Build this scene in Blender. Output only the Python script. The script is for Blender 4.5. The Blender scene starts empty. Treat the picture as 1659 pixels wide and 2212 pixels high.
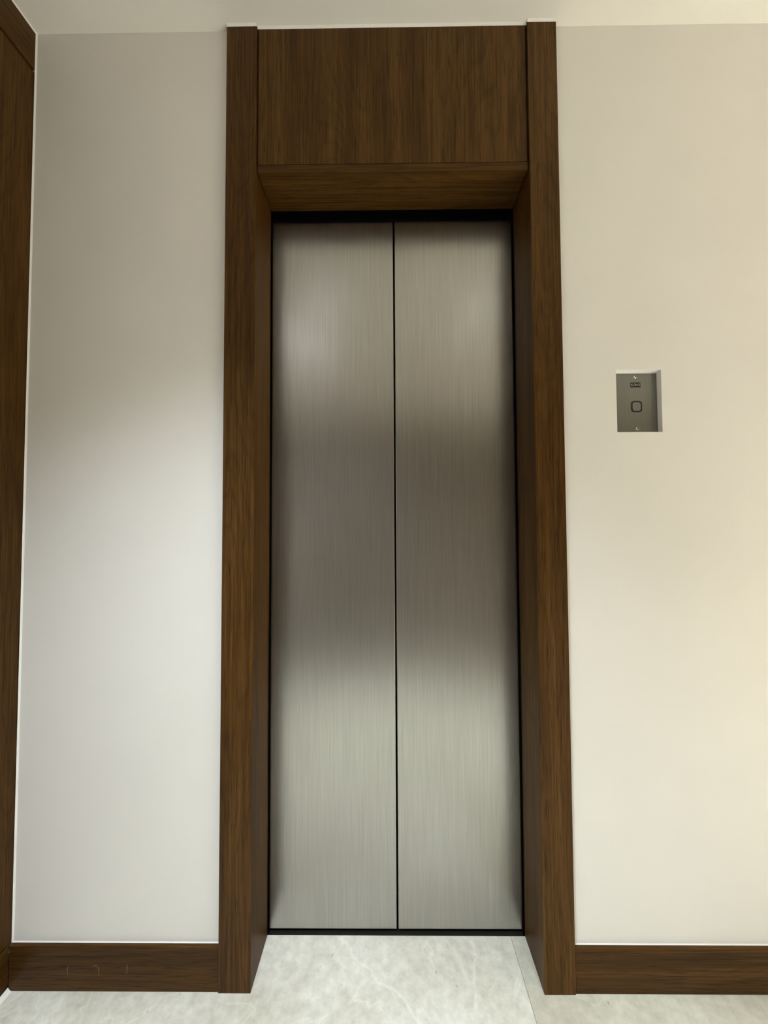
import bpy, bmesh, math
from mathutils import Vector, Matrix

scn = bpy.context.scene
COL = scn.collection

# ------------------------------------------------------------------ camera
cam_d = bpy.data.cameras.new('camera')
cam = bpy.data.objects.new('camera', cam_d)
COL.objects.link(cam)
cam_d.sensor_fit = 'HORIZONTAL'
cam_d.sensor_width = 36.0
cam_d.lens = 800.0 / 1659.0 * 36.0
cam_d.clip_start = 0.02
cam_d.clip_end = 50
YAW, PITCH, ROLL = 0.0079, 0.0322, -0.0048
fwd = Vector((-math.sin(YAW) * math.cos(PITCH), math.cos(YAW) * math.cos(PITCH), math.sin(PITCH)))
r0 = Vector((math.cos(YAW), math.sin(YAW), 0))
u0 = r0.cross(fwd)
right = r0 * math.cos(ROLL) + u0 * math.sin(ROLL)
up = -r0 * math.sin(ROLL) + u0 * math.cos(ROLL)
m = Matrix((right, up, -fwd)).transposed().to_4x4()
m.translation = Vector((-0.1006, -0.9429, 1.1347))
cam.matrix_world = m
scn.camera = cam

# ------------------------------------------------------------------ world, exposure
w = bpy.data.worlds.new('world')
scn.world = w
w.use_nodes = True
w.node_tree.nodes['Background'].inputs['Color'].default_value = (0.02, 0.02, 0.02, 1)
w.node_tree.nodes['Background'].inputs['Strength'].default_value = 0.2
vs = scn.view_settings
vs.view_transform = 'Standard'
vs.look = 'None'
vs.gamma = 1.0
vs.use_curve_mapping = False
vs.exposure = 0.19

# ------------------------------------------------------------------ dimensions (metres; front wall face is y = 0)
H = 2.45
XW, XE, YB = -1.0319, 2.75, -1.62            # left wall face, right wall face, back wall face
XL0, XL1, XR1, XR0 = -0.5161, -0.4368, 0.2728, 0.3484   # surround posts
CF, PF = 0.0124, 0.0061                     # how far posts and head panel stand proud
RB = 0.1154                                 # back of the reveal
HS, SEAM = 2.0547, 2.0754                   # soffit underside, seam below the head panel
XG = -0.0767                                # gap between the two leaves
DY = 0.1234                                 # face of the leaves
BB, HB = 0.0103, 0.1062                     # baseboard
NX0, NX1, NZ0, NZ1, ND = 0.4886, 0.6035, 1.366, 1.5271, 0.0189
GR = 2.343                                  # groove in the left wall cladding

# lamps: x, y, colour, watts
LAMPS = [(-0.42, -0.92, (0.79, 0.90, 1.0), 290.0, 97, 'round ceiling downlight nearest the opal lamp'),
         (0.45, -1.05, (0.80, 0.94, 1.0), 180.0, 66, 'round ceiling downlight between the call plate and the taupe wall'),
         (2.10, -1.02, (0.985, 1.0, 0.97), 1330.0, 56, 'unseen round downlight added as bounce fill, second from the far end wall'),  # this and the next: unseen lamps added to raise the bounced light
         (2.42, -1.02, (0.985, 1.0, 0.97), 1330.0, 56, 'unseen round downlight added as bounce fill, at the far end of the lobby')]
OPAL = (-0.68, -1.38, 0.20, (0.95, 0.92, 1.0), 0.48)


# ------------------------------------------------------------------ materials
def new_mat(name):
    mt = bpy.data.materials.new(name)
    mt.use_nodes = True
    nt = mt.node_tree
    return mt, nt, nt.nodes['Principled BSDF']


def node(nt, typ, **kw):
    n = nt.nodes.new(typ)
    for k, v in kw.items():
        if k in n.inputs:
            n.inputs[k].default_value = v
        else:
            setattr(n, k, v)
    return n


def ramp(nt, stops):
    n = nt.nodes.new('ShaderNodeValToRGB')
    e = n.color_ramp.elements
    while len(e) < len(stops):
        e.new(0.5)
    for i, (p, c) in enumerate(stops):
        e[i].position = p
        e[i].color = (*c, 1) if len(c) == 3 else c
    return n


def mixc(nt, a, b, fac, mode='MIX'):
    n = nt.nodes.new('ShaderNodeMix')
    n.data_type = 'RGBA'
    n.blend_type = mode
    if isinstance(fac, (int, float)):
        n.inputs[0].default_value = fac
    else:
        nt.links.new(fac, n.inputs[0])
    for s, v in ((6, a), (7, b)):
        if isinstance(v, tuple):
            n.inputs[s].default_value = (*v, 1)
        else:
            nt.links.new(v, n.inputs[s])
    return n.outputs[2]


def math_n(nt, op, a, b=None, c=None):
    n = nt.nodes.new('ShaderNodeMath')
    n.operation = op
    for i, v in enumerate((a, b, c)):
        if v is None:
            continue
        if isinstance(v, (int, float)):
            n.inputs[i].default_value = v
        else:
            nt.links.new(v, n.inputs[i])
    return n.outputs[0]


def coords(nt, scale, loc=(0, 0, 0)):
    tc = nt.nodes.new('ShaderNodeTexCoord')
    mp = nt.nodes.new('ShaderNodeMapping')
    mp.inputs['Scale'].default_value = scale
    mp.inputs['Location'].default_value = loc
    nt.links.new(tc.outputs['Object'], mp.inputs['Vector'])
    return mp.outputs['Vector']


def wood(name, grain, seed=0.0, gain=1.0):
    """dark walnut laminate; grain = axis the fibres run along"""
    mt, nt, bs = new_mat(name)
    L = nt.links.new

    def sc(across, along):
        return tuple(along if 'xyz'[i] == grain else across for i in range(3))
    off = (seed * 1.7, seed * 2.3, seed * 0.9)
    # slow tone drift between bundles of fibres
    n1 = node(nt, 'ShaderNodeTexNoise', Scale=1.0, Detail=2.0)
    L(coords(nt, sc(22, 0.7), off), n1.inputs['Vector'])
    # growth ring figure
    n0 = node(nt, 'ShaderNodeTexNoise', Scale=1.0, Detail=1.0)
    L(coords(nt, sc(7, 0.9), off), n0.inputs['Vector'])
    ring = math_n(nt, 'FRACT', math_n(nt, 'MULTIPLY', n0.outputs['Fac'], 22.0))
    ringr = ramp(nt, [(0.0, (0.25,) * 3), (0.18, (0.62,) * 3), (0.8, (0.55,) * 3), (1.0, (0.25,) * 3)])
    L(ring, ringr.inputs['Fac'])
    # fine fibre streaks and pores
    n2 = node(nt, 'ShaderNodeTexNoise', Scale=1.0, Detail=3.0, Roughness=0.6)
    L(coords(nt, sc(230, 4.5), off), n2.inputs['Vector'])
    n3 = node(nt, 'ShaderNodeTexNoise', Scale=1.0, Detail=2.0)
    L(coords(nt, sc(480, 16), off), n3.inputs['Vector'])
    f = math_n(nt, 'ADD', math_n(nt, 'MULTIPLY', n1.outputs['Fac'], 0.38), math_n(nt, 'MULTIPLY', n2.outputs['Fac'], 0.55))
    f = math_n(nt, 'ADD', f, math_n(nt, 'MULTIPLY', ringr.outputs['Color'], 0.16))
    f = math_n(nt, 'SUBTRACT', f, 0.045)
    g = gain
    rp = ramp(nt, [(0.34, (0.036 * g, 0.0148 * g, 0.0022 * g)), (0.50, (0.074 * g, 0.0320 * g, 0.0055 * g)),
                   (0.66, (0.120 * g, 0.0575 * g, 0.0122 * g))])
    L(f, rp.inputs['Fac'])
    pr = ramp(nt, [(0.33, (0.45,) * 3), (0.42, (1,) * 3)])
    L(n3.outputs['Fac'], pr.inputs['Fac'])
    c = mixc(nt, rp.outputs['Color'], pr.outputs['Color'], 0.9, 'MULTIPLY')
    L(c, bs.inputs['Base Color'])
    bs.inputs['Roughness'].default_value = 0.46
    bs.inputs['Specular IOR Level'].default_value = 0.13
    bp = node(nt, 'ShaderNodeBump', Strength=0.12, Distance=0.0006)
    L(n2.outputs['Fac'], bp.inputs['Height'])
    L(bp.outputs['Normal'], bs.inputs['Normal'])
    return mt


def paint(name, col, rough=0.55, bump=0.03):
    mt, nt, bs = new_mat(name)
    n = node(nt, 'ShaderNodeTexNoise', Scale=3.0, Detail=3.0)
    nt.links.new(coords(nt, (1, 1, 1)), n.inputs['Vector'])
    a = tuple(v * 0.985 for v in col)
    b = tuple(min(1, v * 1.012) for v in col)
    rp = ramp(nt, [(0.35, a), (0.65, b)])
    nt.links.new(n.outputs['Fac'], rp.inputs['Fac'])
    nt.links.new(rp.outputs['Color'], bs.inputs['Base Color'])
    bs.inputs['Roughness'].default_value = rough
    bs.inputs['Specular IOR Level'].default_value = 0.3
    n2 = node(nt, 'ShaderNodeTexNoise', Scale=350.0, Detail=2.0)
    nt.links.new(coords(nt, (1, 1, 1)), n2.inputs['Vector'])
    bp = node(nt, 'ShaderNodeBump', Strength=bump, Distance=0.0005)
    nt.links.new(n2.outputs['Fac'], bp.inputs['Height'])
    nt.links.new(bp.outputs['Normal'], bs.inputs['Normal'])
    return mt


def plain(name, col, rough=0.5, metal=0.0):
    mt, nt, bs = new_mat(name)
    n = node(nt, 'ShaderNodeTexNoise', Scale=40.0, Detail=2.0)
    nt.links.new(coords(nt, (1, 1, 1)), n.inputs['Vector'])
    rp = ramp(nt, [(0.3, tuple(v * 0.92 for v in col)), (0.7, tuple(min(1, v * 1.06) for v in col))])
    nt.links.new(n.outputs['Fac'], rp.inputs['Fac'])
    nt.links.new(rp.outputs['Color'], bs.inputs['Base Color'])
    bs.inputs['Roughness'].default_value = rough
    bs.inputs['Metallic'].default_value = metal
    return mt


def brushed(name, col, rough, aniso, fine=420.0, amount=1.0):
    """vertically brushed stainless steel"""
    mt, nt, bs = new_mat(name)
    L = nt.links.new
    n = node(nt, 'ShaderNodeTexNoise', Scale=1.0, Detail=3.0, Roughness=0.65)
    L(coords(nt, (fine, fine, 5.0)), n.inputs['Vector'])
    n2 = node(nt, 'ShaderNodeTexNoise', Scale=1.0, Detail=2.0)
    L(coords(nt, (110, 110, 2.2), (3, 1, 7)), n2.inputs['Vector'])
    f = math_n(nt, 'ADD', math_n(nt, 'MULTIPLY', n.outputs['Fac'], 0.85), math_n(nt, 'MULTIPLY', n2.outputs['Fac'], 0.15))
    k = 0.11 * amount
    rp = ramp(nt, [(0.32, tuple(v * (1 - k) for v in col)), (0.68, tuple(min(1, v * (1 + k)) for v in col))])
    L(f, rp.inputs['Fac'])
    L(rp.outputs['Color'], bs.inputs['Base Color'])
    bs.inputs['Metallic'].default_value = 1.0
    mr = node(nt, 'ShaderNodeMapRange')
    mr.inputs['From Min'].default_value = 0.3
    mr.inputs['From Max'].default_value = 0.7
    mr.inputs['To Min'].default_value = rough - 0.004
    mr.inputs['To Max'].default_value = rough + 0.004
    L(f, mr.inputs['Value'])
    L(mr.outputs['Result'], bs.inputs['Roughness'])
    bs.inputs['Anisotropic'].default_value = aniso
    tg = nt.nodes.new('ShaderNodeTangent')
    tg.direction_type = 'UV_MAP'
    tg.uv_map = 'UVMap'
    L(tg.outputs['Tangent'], bs.inputs['Tangent'])
    return mt


def stone(name, seed, light, dark, vein=None):
    mt, nt, bs = new_mat(name)
    L = nt.links.new
    off = (seed * 3.1, seed * 1.3, 0)
    n1 = node(nt, 'ShaderNodeTexNoise', Scale=4.0, Detail=6.0, Roughness=0.6, Distortion=0.4)
    L(coords(nt, (1, 1, 1), off), n1.inputs['Vector'])
    rp = ramp(nt, [(0.34, dark), (0.62, light)])
    L(n1.outputs['Fac'], rp.inputs['Fac'])
    # mottled grain
    n2 = node(nt, 'ShaderNodeTexNoise', Scale=38.0, Detail=5.0, Roughness=0.65)
    L(coords(nt, (1, 1, 1), off), n2.inputs['Vector'])
    g = ramp(nt, [(0.30, (0.80, 0.79, 0.77)), (0.65, (1.06, 1.06, 1.05))])
    L(n2.outputs['Fac'], g.inputs['Fac'])
    c = mixc(nt, rp.outputs['Color'], g.outputs['Color'], 0.9, 'MULTIPLY')
    # pale veins: thin ridges of distorted noise
    for scl, wid, amt, o in ((2.6, 0.008, 0.28, 0.0), (6.0, 0.010, 0.10, 5.0)):
        n = node(nt, 'ShaderNodeTexNoise', Scale=scl, Detail=4.0, Roughness=0.5, Distortion=1.2)
        L(coords(nt, (1, 1, 1), (off[0] + o, off[1] - o, 0)), n.inputs['Vector'])
        d = math_n(nt, 'ABSOLUTE', math_n(nt, 'SUBTRACT', n.outputs['Fac'], 0.5))
        v = ramp(nt, [(0.0, (amt,) * 3), (wid, (0, 0, 0))])
        L(d, v.inputs['Fac'])
        c = mixc(nt, c, tuple(min(1, x * 1.22) for x in light), v.outputs['Color'])
    if vein:                                  # one long pale vein crossing the slab: point, direction normal
        (vx, vy), (nx, ny) = vein
        nv = node(nt, 'ShaderNodeTexNoise', Scale=9.0, Detail=4.0)
        L(coords(nt, (1, 1, 1), off), nv.inputs['Vector'])
        sp = nt.nodes.new('ShaderNodeSeparateXYZ')
        L(coords(nt, (1, 1, 1)), sp.inputs[0])
        d = math_n(nt, 'ADD', math_n(nt, 'MULTIPLY', math_n(nt, 'SUBTRACT', sp.outputs[0], vx), nx),
                   math_n(nt, 'MULTIPLY', math_n(nt, 'SUBTRACT', sp.outputs[1], vy), ny))
        d = math_n(nt, 'ADD', d, math_n(nt, 'MULTIPLY', math_n(nt, 'SUBTRACT', nv.outputs['Fac'], 0.5), 0.09))
        v = ramp(nt, [(0.0, (0.42,) * 3), (0.0055, (0, 0, 0))])
        L(math_n(nt, 'ABSOLUTE', d), v.inputs['Fac'])
        c = mixc(nt, c, (0.93, 0.91, 0.85), v.outputs['Color'])
    # little grey pits
    n4 = node(nt, 'ShaderNodeTexNoise', Scale=85.0, Detail=1.0)
    L(coords(nt, (1, 0.6, 1), (off[0], 9, 0)), n4.inputs['Vector'])
    s = ramp(nt, [(0.74, (0, 0, 0)), (0.80, (0.55,) * 3)])
    L(n4.outputs['Fac'], s.inputs['Fac'])
    c = mixc(nt, c, (0.20, 0.19, 0.16), s.outputs['Color'])
    L(c, bs.inputs['Base Color'])
    bs.inputs['Roughness'].default_value = 0.38
    bs.inputs['Specular IOR Level'].default_value = 0.4
    bp = node(nt, 'ShaderNodeBump', Strength=0.05, Distance=0.001)
    L(n2.outputs['Fac'], bp.inputs['Height'])
    L(bp.outputs['Normal'], bs.inputs['Normal'])
    return mt


def emit(name, col, st):
    mt, nt, bs = new_mat(name)
    bs.inputs['Base Color'].default_value = (0.8, 0.8, 0.8, 1)
    bs.inputs['Emission Color'].default_value = (*col, 1)
    bs.inputs['Emission Strength'].default_value = st
    return mt


M_WALL = paint('wall_paint', (0.85, 0.816, 0.765))
M_CEIL = paint('ceiling_paint', (0.885, 0.85, 0.785))
M_TAUPE = paint('taupe_panel_paint', (0.19, 0.155, 0.125), 0.6)
M_BEAD = paint('white_sealant', (0.87, 0.85, 0.81), 0.4)
M_POSTL = wood('wood_post_grain', 'z', 1.0, 1.0)
M_POSTR = wood('wood_post_grain_b', 'z', 4.0, 1.0)
M_HEAD = wood('wood_head_panel_grain', 'z', 7.5, 1.05)
M_SOFF = wood('wood_soffit_grain', 'x', 2.0, 1.0)
M_BASEL = wood('wood_baseboard_grain', 'x', 5.0, 0.85)
M_BASER = wood('wood_baseboard_grain_b', 'x', 8.0, 0.9)
M_SIDE = wood('wood_cladding_grain', 'z', 11.0, 0.85)
M_FRIEZE = wood('wood_frieze_grain', 'y', 13.0, 0.8)
M_SIDEB = wood('wood_side_baseboard_grain', 'y', 15.0, 0.75)
M_DOOR = brushed('brushed_steel', (0.44, 0.43, 0.405), 0.283, 0.0)
M_PLATE = brushed('brushed_plate_steel', (0.24, 0.24, 0.225), 0.34, 0.0, 700.0, 0.8)
M_SCREW = plain('screw_steel', (0.75, 0.74, 0.70), 0.25, 1.0)
M_BLACK = plain('black_plastic', (0.006, 0.006, 0.005), 0.6)
M_SHADESTRIP = plain('shade_black_strip', (0.003, 0.003, 0.003), 0.95)  # near-black without sheen, paints the shade around the leaves
M_SHADESTRIP.node_tree.nodes['Principled BSDF'].inputs['Specular IOR Level'].default_value = 0.0
M_DARK = plain('dark_shaft', (0.012, 0.010, 0.008), 0.7)
M_SILL = plain('dark_sill_metal', (0.035, 0.032, 0.028), 0.45, 0.6)
M_LETTER = plain('pale_letter', (0.42, 0.42, 0.39), 0.5)
M_SCUFF = plain('pale_scuff', (0.17, 0.10, 0.055), 0.6)
M_GROUT = plain('pale_grout', (0.52, 0.49, 0.42), 0.8)
M_ST1 = stone('stone_tile', 0.0, (0.80, 0.77, 0.68), (0.66, 0.62, 0.515), ((-0.14, 0.031), (0.62, 0.785)))
M_ST2 = stone('stone_tile_b', 4.0, (0.70, 0.67, 0.56), (0.59, 0.55, 0.445))


# ------------------------------------------------------------------ geometry helpers
def link(name, bm, mat, parent=None):
    bmesh.ops.recalc_face_normals(bm, faces=bm.faces)
    me = bpy.data.meshes.new(name)
    bm.to_mesh(me)
    bm.free()
    if mat:
        me.materials.append(mat)
    o = bpy.data.objects.new(name, me)
    COL.objects.link(o)
    if parent:
        o.parent = parent
    return o


def empty(name):
    o = bpy.data.objects.new(name, None)
    o.empty_display_size = 0.05
    COL.objects.link(o)
    return o


def tag(o, label, cat=None, kind=None, group=None):
    o['label'] = label
    if cat:
        o['category'] = cat
    if kind:
        o['kind'] = kind
    if group:
        o['group'] = group
    return o


def box_bm(x0, x1, y0, y1, z0, z1, bev=0.0, seg=2):
    bm = bmesh.new()
    vs_ = [bm.verts.new((x, y, z)) for x in (x0, x1) for y in (y0, y1) for z in (z0, z1)]
    for f in ((0, 1, 3, 2), (4, 6, 7, 5), (0, 4, 5, 1), (2, 3, 7, 6), (0, 2, 6, 4), (1, 5, 7, 3)):
        bm.faces.new([vs_[i] for i in f])
    bmesh.ops.recalc_face_normals(bm, faces=bm.faces)
    if bev:
        bmesh.ops.bevel(bm, geom=bm.edges[:], offset=bev, segments=seg, profile=0.5, affect='EDGES')
    return bm


def prism_bm(prof, axis, a0, a1, bev=0.0):
    """extrude a closed profile; axis z -> profile (x,y); x -> (y,z); y -> (x,z)"""
    bm = bmesh.new()

    def pt(p, a):
        return {'z': (p[0], p[1], a), 'x': (a, p[0], p[1]), 'y': (p[0], a, p[1])}[axis]
    v0 = [bm.verts.new(pt(p, a0)) for p in prof]
    v1 = [bm.verts.new(pt(p, a1)) for p in prof]
    n = len(prof)
    bm.faces.new(v0)
    bm.faces.new(v1)
    for i in range(n):
        bm.faces.new((v0[i], v0[(i + 1) % n], v1[(i + 1) % n], v1[i]))
    bmesh.ops.recalc_face_normals(bm, faces=bm.faces)
    if bev:
        bmesh.ops.bevel(bm, geom=bm.edges[:], offset=bev, segments=2, profile=0.5, affect='EDGES')
    return bm


def slab_holes_bm(us, vs_, skip, d0, d1, axis):
    """a slab cut into grid cells with some cells left open; axis = thickness direction"""
    bm = bmesh.new()
    cache = {}

    def V(i, j, d):
        k = (i, j, d)
        if k not in cache:
            u, v, t = us[i], vs_[j], (d0, d1)[d]
            cache[k] = bm.verts.new({'y': (u, t, v), 'x': (t, u, v), 'z': (u, v, t)}[axis])
        return cache[k]
    nu, nv = len(us) - 1, len(vs_) - 1

    def solid(i, j):
        return 0 <= i < nu and 0 <= j < nv and (i, j) not in skip
    for i in range(nu):
        for j in range(nv):
            if not solid(i, j):
                continue
            for d in (0, 1):
                bm.faces.new((V(i, j, d), V(i + 1, j, d), V(i + 1, j + 1, d), V(i, j + 1, d)))
            for di, dj, a, b in ((-1, 0, (i, j), (i, j + 1)), (1, 0, (i + 1, j), (i + 1, j + 1)),
                                 (0, -1, (i, j), (i + 1, j)), (0, 1, (i, j + 1), (i + 1, j + 1))):
                if not solid(i + di, j + dj):
                    bm.faces.new((V(*a, 0), V(*b, 0), V(*b, 1), V(*a, 1)))
    return bm


def lathe_bm(prof, cx, cy, cz, seg=48, axis='z'):
    """revolve (r, h) pairs about an axis through (cx, cy, cz)"""
    bm = bmesh.new()
    rings = []
    for r, h in prof:
        if r < 1e-6:
            p = (cx, cy, cz + h) if axis == 'z' else (cx, cy + h, cz)
            rings.append([bm.verts.new(p)])
            continue
        rg = []
        for i in range(seg):
            a = 2 * math.pi * i / seg
            c, s = r * math.cos(a), r * math.sin(a)
            rg.append(bm.verts.new((cx + c, cy + s, cz + h) if axis == 'z' else (cx + c, cy + h, cz + s)))
        rings.append(rg)
    for A, B in zip(rings, rings[1:]):
        for i in range(seg):
            j = (i + 1) % seg
            if len(A) == 1 and len(B) > 1:
                bm.faces.new((A[0], B[i], B[j]))
            elif len(B) == 1 and len(A) > 1:
                bm.faces.new((A[i], A[j], B[0]))
            elif len(A) > 1:
                bm.faces.new((A[i], A[j], B[j], B[i]))
    return bm


def squircle(cx, cz, w_, h_, n=48, e=4.0):
    out = []
    for i in range(n):
        a = 2 * math.pi * i / n
        c, s = math.cos(a), math.sin(a)
        out.append((cx + w_ / 2 * math.copysign(abs(c) ** (2 / e), c), cz + h_ / 2 * math.copysign(abs(s) ** (2 / e), s)))
    return out


def ring_bm(outer, inner, y0, y1):
    bm = bmesh.new()
    n = len(outer)
    L = [[bm.verts.new((p[0], y, p[1])) for p in prof] for prof in (outer, inner) for y in (y0, y1)]
    of, ob, inf, inb = L
    for i in range(n):
        j = (i + 1) % n
        bm.faces.new((of[i], of[j], inf[j], inf[i]))
        bm.faces.new((ob[i], ob[j], inb[j], inb[i]))
        bm.faces.new((of[i], of[j], ob[j], ob[i]))
        bm.faces.new((inf[i], inf[j], inb[j], inb[i]))
    return bm


def uv_vertical(o):
    """u along z so the tangent follows the brushing"""
    me = o.data
    uv = me.uv_layers.new(name='UVMap')
    for lp in me.loops:
        c = me.vertices[lp.vertex_index].co
        uv.data[lp.index].uv = (c.z, c.x + c.y)


def bead(pa, pb, d1, d2, parent, size=0.004):
    """triangular bead of sealant along an inner corner from pa to pb; d1, d2 point out of the corner"""
    bm = bmesh.new()
    pa, pb, d1, d2 = Vector(pa), Vector(pb), Vector(d1), Vector(d2)
    prof = [(0, 0), (1, 0), (0.42, 0.42), (0, 1)]
    ends = [[bm.verts.new(p + d1 * (s * size) + d2 * (t * size)) for s, t in prof] for p in (pa, pb)]
    bm.faces.new(ends[0])
    bm.faces.new(ends[1])
    for i in range(4):
        j = (i + 1) % 4
        bm.faces.new((ends[0][i], ends[0][j], ends[1][j], ends[1][i]))
    return link('sealant_bead', bm, M_BEAD, parent)


X, Y, Z = Vector((1, 0, 0)), Vector((0, 1, 0)), Vector((0, 0, 1))

# ------------------------------------------------------------------ shell
front = link('wall_front', slab_holes_bm(
    [XW - 0.12, XL0 + 0.012, XR0 - 0.012, NX0, NX1, XE + 0.12], [0, NZ0, NZ1, H],
    {(1, 0), (1, 1), (1, 2), (3, 1)}, 0.0, 0.14, 'y'), M_WALL)
tag(front, 'off-white painted wall around the lift opening', 'wall', 'structure')
link('niche_back', box_bm(NX0 - 0.01, NX1 + 0.01, 0.1402, 0.15, NZ0 - 0.01, NZ1 + 0.01), M_WALL, front)
link('niche_light_wedge', prism_bm([(0.0003, NZ1), (ND - 0.0031, NZ1), (ND - 0.0031, NZ1 - 0.0035)], 'x', NX0, NX1), M_BEAD, front)  # white wedge added, slanted so the niche top catches more light
sh = slab_holes_bm([-0.75, 0.60], [0, H], set(), 0.24, 0.26, 'y')
link('shaft_lining', sh, M_DARK, front)

ceil = tag(link('ceiling', box_bm(XW - 0.12, XE + 0.12, YB - 0.12, 0.28, H, H + 0.1), M_CEIL),
           'plain pale painted ceiling above the lift lobby', 'ceiling', 'structure')

floor = tag(link('floor', box_bm(XW - 0.12, XE + 0.12, YB - 0.12, 0.28, -0.06, -0.0025), M_GROUT),
            'cream veined stone tile floor in front of the lift', 'floor', 'structure')
JX, TW, TD = 0.2335, 1.3, 0.62
G = 0.0006
xs = [XW, JX, JX + TW, XE]
ys = [RB + 0.001]
while ys[-1] - TD > YB:
    ys.append(ys[-1] - TD)
ys.append(YB)
for j in range(len(ys) - 1):
    for i in range(len(xs) - 1):
        mat = M_ST1 if (i + j) % 2 == 0 else M_ST2
        link('tile', box_bm(xs[i] + G, xs[i + 1] - G, ys[j + 1] + G, ys[j] - G, -0.0024, 0.0, 0.0004, 1), mat, floor)

# left wall clad in wood boards
left = tag(link('wall_left', box_bm(XW - 0.12, XW - 0.018, YB, 0.0, 0, H), M_WALL),
           'side wall clad in dark walnut beside the lift wall, at the left edge', 'wall', 'structure')
YC = -0.62
link('backing_board', box_bm(XW - 0.0179, XW - 0.016, YC + 0.002, -0.003, 0.0, H - 0.001), M_DARK, left)
link('frieze_board', box_bm(XW - 0.016, XW, YC, -0.002, GR + 0.004, H - 0.0005, 0.001), M_FRIEZE, left)
cuts = [-0.002, YC]
for a, b in zip(cuts, cuts[1:]):
    link('cladding_board', box_bm(XW - 0.016, XW - 0.0012, b, a, HB + 0.0035, GR - 0.004, 0.001), M_SIDE, left)
bl = tag(link('baseboard_left', box_bm(XW - 0.0155, XW + 0.001, YB, -BB, 0.0, HB, 0.001), M_SIDEB),
         'dark walnut baseboard along the wood clad side wall', 'baseboard', 'structure')
bead((XW, -0.0, HB), (XW, -0.0, H), X, -Y, left, 0.0032)
bead((XW, YC, H), (XW, -0.0, H), X, -Z, left, 0.0035)
bead((XW + 0.001, YB, 0), (XW + 0.001, -BB, 0), X, Z, bl, 0.009)

# walls behind the camera
wr = tag(link('wall_right', box_bm(XE, XE + 0.12, YB, 0.0, 0, H), M_WALL), 'plain off-white wall opposite the wood clad wall', 'wall', 'structure')
br = tag(link('baseboard_right', box_bm(XE - BB, XE, YB, -BB, 0, HB, 0.001), M_SIDEB), 'dark walnut baseboard under the plain opposite wall', 'baseboard', 'structure')
wb = tag(link('wall_back', box_bm(XW - 0.12, XE + 0.12, YB - 0.12, YB, 0, H), M_WALL), 'wall facing the lift, lined with taupe panels below a pale band', 'wall', 'structure')
for k in range(6):
    a = XW + 0.002 + k * 0.70
    link('wall_panel', box_bm(a, min(a + 0.696, XE - 0.012), YB, YB + 0.012, 0.0, 1.95, 0.001), M_TAUPE, wb)

# ------------------------------------------------------------------ baseboards beside the lift
for nm, a, b, mt, lb in (
        ('baseboard_front_left', XW + 0.001, XL0 - 0.0004, M_BASEL, 'scuffed dark walnut baseboard left of the lift surround'),
        ('baseboard_front_right', XR0 + 0.0004, XE - BB, M_BASER, 'dark walnut baseboard right of the lift surround, below the call plate')):
    o = tag(link(nm, box_bm(a, b, -BB, 0.0, 0.0, HB, 0.0018), mt), lb, 'baseboard', 'structure')
    bead((a, 0, HB), (b, 0, HB), -Y, Z, o, 0.0022)
    if 'left' in nm:
        for pts in (((-0.884, 0.060), (-0.886, 0.050), (-0.8835, 0.039)), ((-0.826, 0.059), (-0.815, 0.062), (-0.809, 0.056), (-0.8075, 0.038)), ((-0.739, 0.065), (-0.7388, 0.057), (-0.7405, 0.042))):
            bm = bmesh.new()
            wd = 0.0008
            fr, bk = [], []
            for k, (x, z) in enumerate(pts):
                wk = wd * (0.4 if k in (0, len(pts) - 1) else 1.0)
                for lst, yy in ((fr, -BB - 0.0003), (bk, -BB + 0.0001)):
                    lst.append((bm.verts.new((x - wk, yy, z + wk)), bm.verts.new((x + wk, yy, z))))
            for k in range(len(pts) - 1):
                for lst in (fr, bk):
                    bm.faces.new((lst[k][0], lst[k][1], lst[k + 1][1], lst[k + 1][0]))
                for s in (0, 1):
                    bm.faces.new((fr[k][s], fr[k + 1][s], bk[k + 1][s], bk[k][s]))
            link('scuff_mark', bm, M_SCUFF, o)['label'] = 'pale scuff on the wood'

# ------------------------------------------------------------------ lift surround
sur = tag(empty('trim_1'), 'dark walnut surround with tall posts and head panel framing the lift', 'door surround', 'structure')
BV = 0.0012
link('post', prism_bm([(XL0, -CF), (XL1, -CF), (XL1, RB), (XL0 + 0.013, RB), (XL0 + 0.013, 0.0), (XL0, 0.0)], 'z', 0.0, H - 0.0008, BV), M_POSTL, sur)
link('post', prism_bm([(XR1, -CF), (XR0, -CF), (XR0, 0.0), (XR0 - 0.013, 0.0), (XR0 - 0.013, RB), (XR1, RB)], 'z', 0.0, H - 0.0008, BV), M_POSTR, sur)
link('head_panel', box_bm(XL1 + 0.0028, XR1 - 0.0028, -PF, 0.012, SEAM + 0.0008, H - 0.0008, 0.0008), M_HEAD, sur)
link('soffit_board', box_bm(XL1 + 0.0012, XR1 - 0.0012, -PF, RB, HS, SEAM - 0.0008, 0.0015), M_SOFF, sur)
link('backing_board', box_bm(XL1 + 0.0002, XR1 - 0.0002, 0.0125, 0.03, SEAM, H - 0.001), M_DARK, sur)
link('head_shade_strip', box_bm(XL1 - 0.03, XR1 + 0.03, RB + 0.0006, RB + 0.006, HS - 0.027, HS + 0.12), M_SHADESTRIP, sur)  # black strip put in for the shadow band atop the leaves
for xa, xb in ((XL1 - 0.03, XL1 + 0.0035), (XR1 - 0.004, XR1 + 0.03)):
    link('side_shade_strip', box_bm(xa, xb, RB + 0.0006, RB + 0.006, 0.0002, HS - 0.0272), M_SHADESTRIP, sur)  # black strips put in for the shaded gaps beside the leaves
link('sill', box_bm(XL1 - 0.06, XR1 + 0.06, RB + 0.0015, 0.235, -0.0024, -0.0004), M_SILL, sur)
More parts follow.
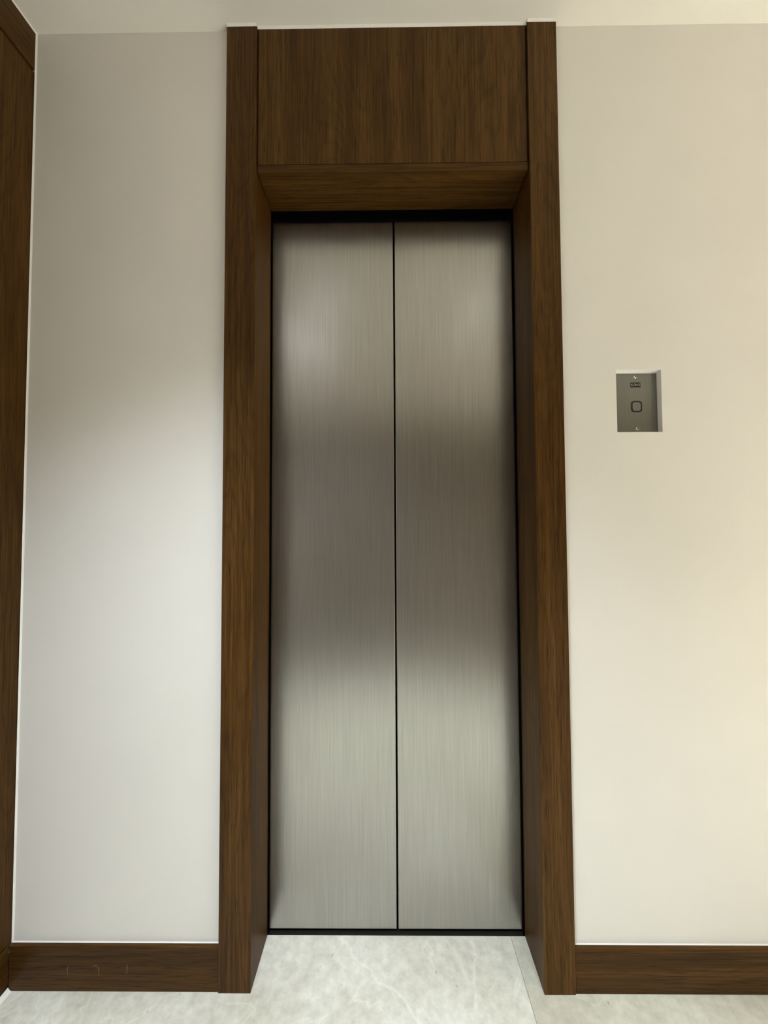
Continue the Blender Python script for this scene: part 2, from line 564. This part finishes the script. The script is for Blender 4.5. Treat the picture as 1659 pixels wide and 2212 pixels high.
for (xa, xb, yy) in ((XL0, XL1, -CF), (XL1, XR1, -PF), (XR1, XR0, -CF)):
    bead((xa, yy, H), (xb, yy, H), -Y, -Z, sur, 0.0042)

# ------------------------------------------------------------------ lift doors
for nm, a, b, lb in (('door_1', XL1 - 0.035, XG - 0.0026, 'left brushed steel sliding door leaf of the lift'),
                     ('door_2', XG + 0.0026, XR1 + 0.035, 'right brushed steel sliding door leaf of the lift, nearer the call plate')):
    d = tag(link(nm, box_bm(a, b, DY, DY + 0.03, 0.0095, HS + 0.10, 0.0009), M_DOOR), lb, 'lift door', 'structure')
    uv_vertical(d)

# ------------------------------------------------------------------ call plate in its niche
cp = empty('call_button_plate')
tag(cp, 'small brushed steel lift call plate with one button, recessed in the wall', 'call button')
PY = ND - 0.003
BX, BZ, BW, BH = 0.5497, 1.4365, 0.0292, 0.0300
outer = squircle(BX, BZ, BW, BH)
PX0, PX1, PZ0, PZ1 = NX0 + 0.0008, NX1 - 0.0008, NZ0 + 0.0008, NZ1 - 0.0008


def plate_bm():
    """plate with the button hole cut through it"""
    bm = bmesh.new()
    n = len(outer)
    per = []
    for (x, z) in outer:                      # matching points on the plate edge
        dx, dz = x - BX, z - BZ
        t = min(((PX1 if dx > 0 else PX0) - BX) / dx if abs(dx) > 1e-9 else 9e9,
                ((PZ1 if dz > 0 else PZ0) - BZ) / dz if abs(dz) > 1e-9 else 9e9)
        per.append((BX + dx * t, BZ + dz * t))
    for cx, cz in ((PX0, PZ0), (PX0, PZ1), (PX1, PZ0), (PX1, PZ1)):   # snap nearest to the corners
        k = min(range(n), key=lambda q: (per[q][0] - cx) ** 2 + (per[q][1] - cz) ** 2)
        per[k] = (cx, cz)
    L = [[bm.verts.new((p[0], y, p[1])) for p in prof] for prof in (per, outer) for y in (PY, PY + 0.003)]
    pf, pb, of, ob = L
    for i in range(n):
        j = (i + 1) % n
        bm.faces.new((pf[i], pf[j], of[j], of[i]))
        bm.faces.new((pb[i], pb[j], ob[j], ob[i]))
        bm.faces.new((pf[i], pf[j], pb[j], pb[i]))
        bm.faces.new((of[i], of[j], ob[j], ob[i]))
    return bm


pl = link('plate', plate_bm(), M_PLATE, cp)
uv_vertical(pl)
link('back_box', box_bm(NX0 + 0.004, NX1 - 0.004, ND + 0.0002, 0.06, NZ0 + 0.004, NZ1 - 0.004), M_BLACK, cp)
bt = link('button', prism_bm(squircle(BX, BZ, BW - 0.0078, BH - 0.0078), 'y', PY - 0.0006, PY + 0.0025, 0.0003), M_PLATE, cp)
uv_vertical(bt)
link('button_ring', ring_bm(squircle(BX, BZ, BW - 0.0002, BH - 0.0002), squircle(BX, BZ, BW - 0.0076, BH - 0.0076), PY - 0.0002, PY + 0.0028), M_BLACK, cp)
for sx, sz in ((0.5476, 1.5136), (0.5499, 1.3785)):
    sc_ = link('screw', lathe_bm([(0, -0.0012), (0.0022, -0.0011), (0.0036, -0.0004), (0.0040, 0.0001), (0, 0.0001)], sx, PY, sz, 20, 'y'), M_SCREW, cp)
    link('screw_socket', lathe_bm([(0, -0.00135), (0.0017, -0.00135), (0.0017, -0.0010), (0, -0.0010)], sx + 0.0006, PY, sz + 0.0012, 6, 'y'), M_BLACK, sc_)
# badge: four dark tiles, one pale letter on each
BX0, BX1, BZ0, BZ1 = 0.5354, 0.5612, 1.4868, 1.4996
bd = link('badge', box_bm(BX0, BX1, PY - 0.0004, PY + 0.0002, BZ0, BZ1), M_SILL, cp)
cw = (BX1 - BX0) / 4
for i, ch in enumerate('KONE'):
    x0 = BX0 + i * cw
    link('badge_tile', box_bm(x0 + 0.0004, x0 + cw - 0.0004, PY - 0.0008, PY - 0.0004, BZ0 + 0.0008, BZ1 - 0.0006), M_BLACK, bd)
    cu = bpy.data.curves.new('letter', 'FONT')
    cu.body = ch
    cu.size = 0.0085
    cu.extrude = 0.0001
    cu.align_x = 'CENTER'
    cu.align_y = 'CENTER'
    tmp = bpy.data.objects.new('letter_source', cu)
    COL.objects.link(tmp)
    dg = bpy.context.evaluated_depsgraph_get()
    me = bpy.data.meshes.new_from_object(tmp.evaluated_get(dg))
    bpy.data.objects.remove(tmp)
    me.transform(Matrix.Translation((x0 + cw / 2, PY - 0.00095, (BZ0 + BZ1) / 2)) @ Matrix.Rotation(math.pi / 2, 4, 'X'))
    me.materials.clear()
    me.materials.append(M_LETTER)
    lt = bpy.data.objects.new('letter', me)
    COL.objects.link(lt)
    lt.parent = bd

# ------------------------------------------------------------------ unseen ceiling downlights, the far pair added as fill
for k, (lx, ly, col, wt, beam, lb) in enumerate(LAMPS):
    dl = empty('unseen_downlight')
    dl.location = (lx, ly, H)
    tag(dl, lb, 'downlight')
    link('trim_ring', lathe_bm([(0.068, 0), (0.085, 0), (0.084, -0.003), (0.076, -0.006), (0.069, -0.005), (0.068, 0)], 0, 0, 0, 48), M_BEAD, dl)
    link('lens', lathe_bm([(0, 0), (0.0675, 0), (0.0675, -0.002), (0, -0.0025)], 0, 0, 0, 48), emit('lamp_lens_%d' % k, col, 2.0), dl)
    ld = bpy.data.lights.new('downlight_lamp', 'SPOT')
    ld.spot_size = math.radians(beam)
    ld.spot_blend = 1.0
    ld.shadow_soft_size = 0.06
    ld.energy = wt
    ld.color = col
    lo = bpy.data.objects.new('downlight_lamp', ld)
    COL.objects.link(lo)
    lo.location = (0, 0, -0.008)
    lo.parent = dl

# opal ceiling lamp by the wood clad wall
ox, oy, orad, ocol, owt = OPAL
ol = empty('ceiling_lamp')
ol.location = (ox, oy, H)
tag(ol, 'round opal ceiling lamp close to the wood clad wall', 'ceiling lamp')
link('base', lathe_bm([(0, 0), (orad + 0.006, 0), (orad + 0.006, -0.012), (orad, -0.014), (0, -0.014)], 0, 0, 0, 64), M_BEAD, ol)
link('diffuser', lathe_bm([(0, -0.0145), (orad - 0.004, -0.0145), (orad - 0.006, -0.030), (orad - 0.03, -0.042), (0, -0.048)], 0, 0, 0, 64),
     emit('opal_diffuser', ocol, owt / (math.pi * math.pi * orad * orad)), ol)
